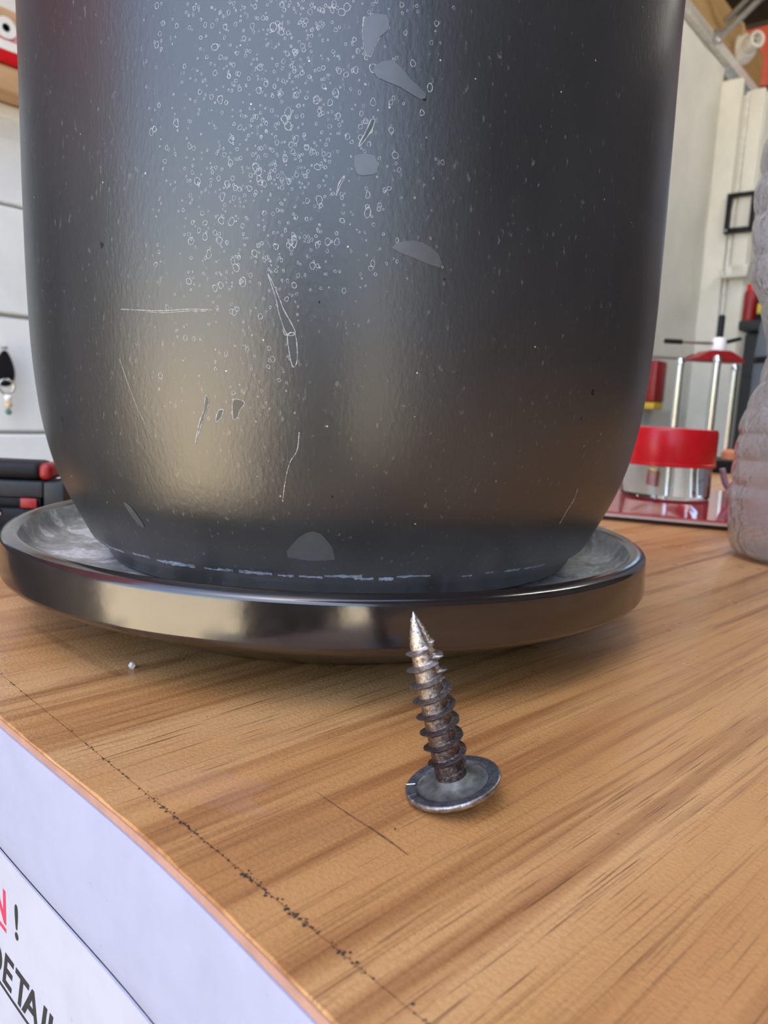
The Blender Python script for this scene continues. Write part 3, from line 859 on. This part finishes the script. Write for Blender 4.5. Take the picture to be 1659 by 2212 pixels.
# shaft with its thread and the cutting flute near the point
L, H0, P = 23.25, 0.7, 2.12
NA, NH = 120, 520
rs = np.random.RandomState(9)
lump = rs.normal(0, 1, (40, 24))
def core(h):
    return np.interp(h, [0, 1.6, 4, 9, 13, 16.5, 19, 20.6, 22.2, L], [2.08, 2.02, 1.94, 1.82, 1.66, 1.52, 1.36, 1.02, 0.50, 0.03])
def amp(h):
    return np.interp(h, [0, 1.6, 2.2, 3.6, 14, 17.6, 19.0, 20.2, L], [0, 0.0, 0.30, 0.80, 1.05, 0.98, 0.30, 0.05, 0])
V = []
FL = R(-28)          # the flute's side
for i in range(NH + 1):
    h = H0 + (L - H0) * i / NH
    c, A = float(core(h)), float(amp(h))
    for j in range(NA):
        th = 2 * math.pi * j / NA
        ph = (h / P - th / (2 * math.pi)) % 1.0
        d = min(ph, 1 - ph)
        w = 0.14 if ph < 0.5 else 0.30          # steeper on one flank
        tri = max(0.0, 1 - d / w)
        rr = c + A * tri ** 1.7
        nz = lump[int(h * 1.6) % 40, int(j / NA * 24) % 24]
        rr += 0.018 * nz * tri
        a = (th - FL + math.pi) % (2 * math.pi) - math.pi
        if h > 13.4 and h < 22.6:
            f = max(0.0, 1 - ((a + 0.10 * (h - 17)) / 0.34) ** 2)
            cut = f * min(1.0, (h - 13.4) / 0.7) * min(1, (22.6 - h) / 1.0)
            rr -= cut * (0.62 * c + A * tri * 0.9)
            if 0.30 < a < 0.95:
                rr += 0.10 * c * abs(math.sin(h * 5.1 + 3 * a)) * min(1, (h - 13.4)) * (1 if h < 21 else 0.4)
        rr = max(rr, 0.02)
        V.append((rr * math.cos(th) * k, rr * math.sin(th) * k, h * k))
Fc = []
for i in range(NH):
    for j in range(NA):
        q = (j + 1) % NA
        Fc.append((i * NA + j, i * NA + q, (i + 1) * NA + q, (i + 1) * NA + j))
Fc.append(tuple(range(NA - 1, -1, -1))); Fc.append(tuple(range(NH * NA, NH * NA + NA)))
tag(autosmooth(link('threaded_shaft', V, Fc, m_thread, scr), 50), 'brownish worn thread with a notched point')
for a0 in (168, 196, 208):
    a = R(a0); c_, s_ = math.cos(a), math.sin(a)
    tube('burr', [(c_ * 5.0 * k, s_ * 5.0 * k, 0.20 * k), (c_ * 6.15 * k, s_ * 6.15 * k, 0.24 * k)], 0.00007, m_chrome, scr, 6)

# small crumb on the counter
def pebble(name, loc, r, m, label, cat, seed):
    rs = np.random.RandomState(seed)
    bm = bmesh.new(); bmesh.ops.create_icosphere(bm, subdivisions=2, radius=r)
    for v in bm.verts: v.co = v.co * rs.uniform(0.75, 1.15)
    o = finish(bm, name, m); o.location = loc
    return tag(o, label, cat)
pebble('crumb', (-0.0445, 0.1330, T + 0.0006), 0.0007, m_dust, 'tiny pale crumb lying on the counter before the saucer', 'crumb', 4)

# ------------------------------------------------------------------ right-hand things on the counter
t = empty('red_booklet', (0.150, 0.415, T), R(-18))
box('front_cover', -0.085, 0.115, -0.062, 0.110, 0.0040, 0.0046, simple('glossy_red_print', (0.60, 0.035, 0.06), 0.10, coat=0.6, coat_rough=0.05), t)
box('pages', -0.084, 0.114, -0.0612, 0.1092, 0.0022, 0.0040, simple('page_edges', (0.80, 0.72, 0.66), 0.6), t)
box('gap_shade_block', -0.085, 0.115, -0.058, 0.110, 0.0, 0.0022, simple('gap_shade_brown', (0.10, 0.05, 0.03), 0.6), t)  # dark block paints the shade of the gap under the booklet's edge
tag(t, 'glossy red booklet lying flat behind the saucer', 'booklet')
t = empty('jar', (0.1665, 0.452, T + 0.0047))
lathe('clear_body', [(0, 0.0), (0.0245, 0.0), (0.0252, 0.0012), (0.0252, 0.026), (0.0235, 0.027), (0.0235, 0.0022), (0, 0.0020)], m_clear, t, 64)
lathe('lid', [(0.0225, 0.0190), (0.0263, 0.0190), (0.0266, 0.0200), (0.0266, 0.0385), (0.0258, 0.0402), (0.0, 0.0408)], m_red, t, 72)
lathe('lid_rim', [(0.0263, 0.0186), (0.0269, 0.0190), (0.0269, 0.0204), (0.0264, 0.0208)], m_red, t, 72)
tag(t, 'small clear jar with red lid standing on the red booklet', 'jar')

# ribbed clear bottle at the right edge
t = empty('water_bottle', (0.1605, 0.278, T))
base = [(0.0, 0.0), (24, 0.3), (28.5, 2.5), (30.2, 7), (30.8, 14), (31.2, 24), (31.0, 36), (30.4, 47), (28.4, 56), (25.4, 64), (23.2, 72), (23.4, 79), (25.6, 87), (28.8, 95), (31.4, 102), (32.6, 114),
        (33.0, 129), (33.0, 140), (32.4, 150), (31.0, 164), (27.5, 178), (21.0, 190), (14.0, 198), (13.2, 202), (13.2, 214)]
zz = np.concatenate([np.linspace(0, 3, 6), np.linspace(3.5, 198, 250), np.linspace(198.5, 214, 8)])
rr = np.interp(zz, [b[1] for b in base], [b[0] for b in base])
NA = 120
def bottle_r(z, r, th):
    w = min(1, max(0, (z - 19) / 4)) * min(1, max(0, (176 - z) / 8))
    pitch = 9.4 if z < 82 else 15.5
    rib = abs(math.sin(math.pi * (z / pitch + 0.12 * math.sin(2 * th + z * 0.05)))) ** 0.55 - 0.6
    lob = math.sin(7 * th + z * 0.11) * 0.45 + math.sin(11 * th - z * 0.23 + 1.2) * 0.28 + math.sin(17 * th + z * 0.5) * 0.12
    return r + w * ((1.3 if z < 82 else 2.1) * rib + lob)
V, Fc = [], []
for z, r in zip(zz, rr):
    for j in range(NA):
        th = 2 * math.pi * j / NA
        q = bottle_r(z, r, th) / 1000
        V.append((q * math.cos(th), q * math.sin(th), z / 1000))
nz = len(zz)
for i in range(nz - 1):
    for j in range(NA):
        q = (j + 1) % NA
        Fc.append((i * NA + j, i * NA + q, (i + 1) * NA + q, (i + 1) * NA + j))
Fc.append(tuple(range(NA - 1, -1, -1)))
o = link('bottle_shell', V, Fc, m_bottle, t)
sm = o.modifiers.new('thickness', 'SOLIDIFY'); sm.thickness = 0.0006; sm.offset = -1
lathe('screw_cap', [(0, 0.2195), (0.0148, 0.2195), (0.0152, 0.218), (0.0152, 0.2055), (0.0138, 0.2055), (0.0138, 0.2160), (0, 0.2160)][::-1], m_white, t, 48)
lathe('neck_ring', [(0.0134, 0.2005), (0.0165, 0.2005), (0.0165, 0.2025), (0.0134, 0.2025)], m_clear, t, 48)
tag(t, 'clear ribbed plastic water bottle with pinched waist on the counter', 'bottle')

# small hand press behind the jar
t = empty('hand_press', (0.302, 0.775, T), R(6))
k = 0.001
box('base', -35 * k, 66 * k, -34 * k, 34 * k, 0, 13 * k, m_black, t, 0.003)
for (x, y) in ((-28, -30), (58, -30), (-28, 30), (58, 30)):
    lathe('rubber_foot', [(0, 0), (5 * k, 0), (5.5 * k, 6 * k), (4 * k, 8 * k), (0, 8 * k)], m_dkred, t, 20, (x * k, y * k * 0.9 - 0.004, 0.0))
for (x, y, z1) in ((-23, -18, 103), (10, -26, 107), (55, 20, 103)):
    lathe('chrome_column', [(0, 12 * k), (3.4 * k, 12 * k), (3.4 * k, z1 * k), (4.3 * k, (z1 + 1) * k), (4.3 * k, (z1 + 4) * k), (3 * k, (z1 + 6) * k), (0, (z1 + 6.5) * k)], m_chrome, t, 24, (x * k, y * k, 0))
lathe('ram_seat', [(0, 13 * k), (9 * k, 13 * k), (9 * k, 20 * k), (6 * k, 23 * k), (0, 23 * k)], m_rust, t, 24, (44 * k, -10 * k, 0))
bm = bmesh.new()
pl = [(-12, 109), (47, 109), (43, 113), (31, 119.5), (11, 119.5), (4, 115)]
va = [bm.verts.new((x * k, -14 * k, z * k)) for x, z in pl]; vb = [bm.verts.new((x * k, 14 * k, z * k)) for x, z in pl]
bm.faces.new(va[::-1]); bm.faces.new(vb)
for i in range(len(pl)):
    j = (i + 1) % len(pl); bm.faces.new((va[i], va[j], vb[j], vb[i]))
bmesh.ops.bevel(bm, geom=bm.edges[:], offset=1.2 * k, segments=2, affect='EDGES')
finish(bm, 'crosshead', m_dkred, t)
box('top_rail', -78 * k, -10 * k, -3 * k, 3 * k, 109 * k, 111.5 * k, m_steel, t, 0.0008)
lathe('collar', [(0, 119 * k), (7 * k, 119 * k), (7.4 * k, 121 * k), (6.4 * k, 131 * k), (5 * k, 133 * k), (0, 133 * k)], m_white, t, 28, (24 * k, 0, 0))
lathe('spindle', [(0, 132 * k), (3.2 * k, 132 * k), (3.2 * k, 153 * k), (2.4 * k, 155 * k), (0, 155 * k)], m_black, t, 20, (24 * k, 0, 0))
tube('tommy_bar', [(-31 * k, -5 * k, 126 * k), (24 * k, 0, 127 * k), (49 * k, 3 * k, 134 * k)], 1.5 * k, m_steel, t, 10)
tube('bar_grip', [(-35 * k, -5.3 * k, 126 * k), (-17 * k, -4 * k, 126.3 * k)], 2.4 * k, m_black, t, 12)
tube('bar_grip', [(32 * k, 0.9 * k, 129.2 * k), (47 * k, 2.7 * k, 133.5 * k)], 2.0 * k, m_black, t, 12)
tag(t, 'small bench press with chrome columns and dark red crosshead', 'press')

cb = tube('cable_loop', [(p.x, p.y, p.z) for p in spline([(0.1995, 0.452, T + 0.0225), (0.203, 0.452, T + 0.013), (0.210, 0.452, T + 0.0072), (0.2186, 0.45, T + 0.0066), (0.230, 0.447, T + 0.0066), (0.24, 0.44, T + 0.0066)], 8)], 0.0018, simple('mauve_cable', (0.36, 0.28, 0.32), 0.45), None, 12)
tag(cb, 'thin mauve cable curling beside the jar on the booklet', 'cable')

# black hand tool at the left, behind the saucer
t = empty('staple_tool', (-0.150, 0.262, T), R(4))
box('base_plate', -40 * k, 38 * k, -9 * k, 9 * k, 0, 9 * k, m_black, t, 0.002)
box('magazine', -42 * k, 33 * k, -8 * k, 8 * k, 12.2 * k, 18 * k, m_char, t, 0.0012)
box('nose', 33 * k, 40 * k, -8 * k, 8 * k, 9 * k, 18 * k, m_char, t, 0.001)
box('lower_body', -42 * k, 32 * k, -7 * k, 7 * k, 9 * k, 12.2 * k, m_black, t, 0.0006)
box('handle', -44 * k, 32 * k, -7 * k, 7 * k, 18.2 * k, 24.5 * k, m_black, t, 0.0026, 3)
box('handle_tip', 31 * k, 35.5 * k, -7 * k, 7 * k, 18.4 * k, 24.2 * k, m_dkred, t, 0.0018, 3)
box('red_trim', 26 * k, 31.5 * k, -9.6 * k, -8.6 * k, 9 * k, 12.4 * k, m_dkred, t, 0.0004)
box('red_trim', 33 * k, 46 * k, -4 * k, 4 * k, 9.2 * k, 10.8 * k, m_dkred, t, 0.0004)
lathe('rivet', [(0, 0), (1.5 * k, 0), (1.2 * k, 0.7 * k), (0, 0.9 * k)], m_chrome, t, 16, (18.5 * k, -8.9 * k, 7.0 * k)).rotation_euler = (R(90), 0, 0)
tag(t, 'black hand stapler with red handle tip behind the saucer', 'stapler')
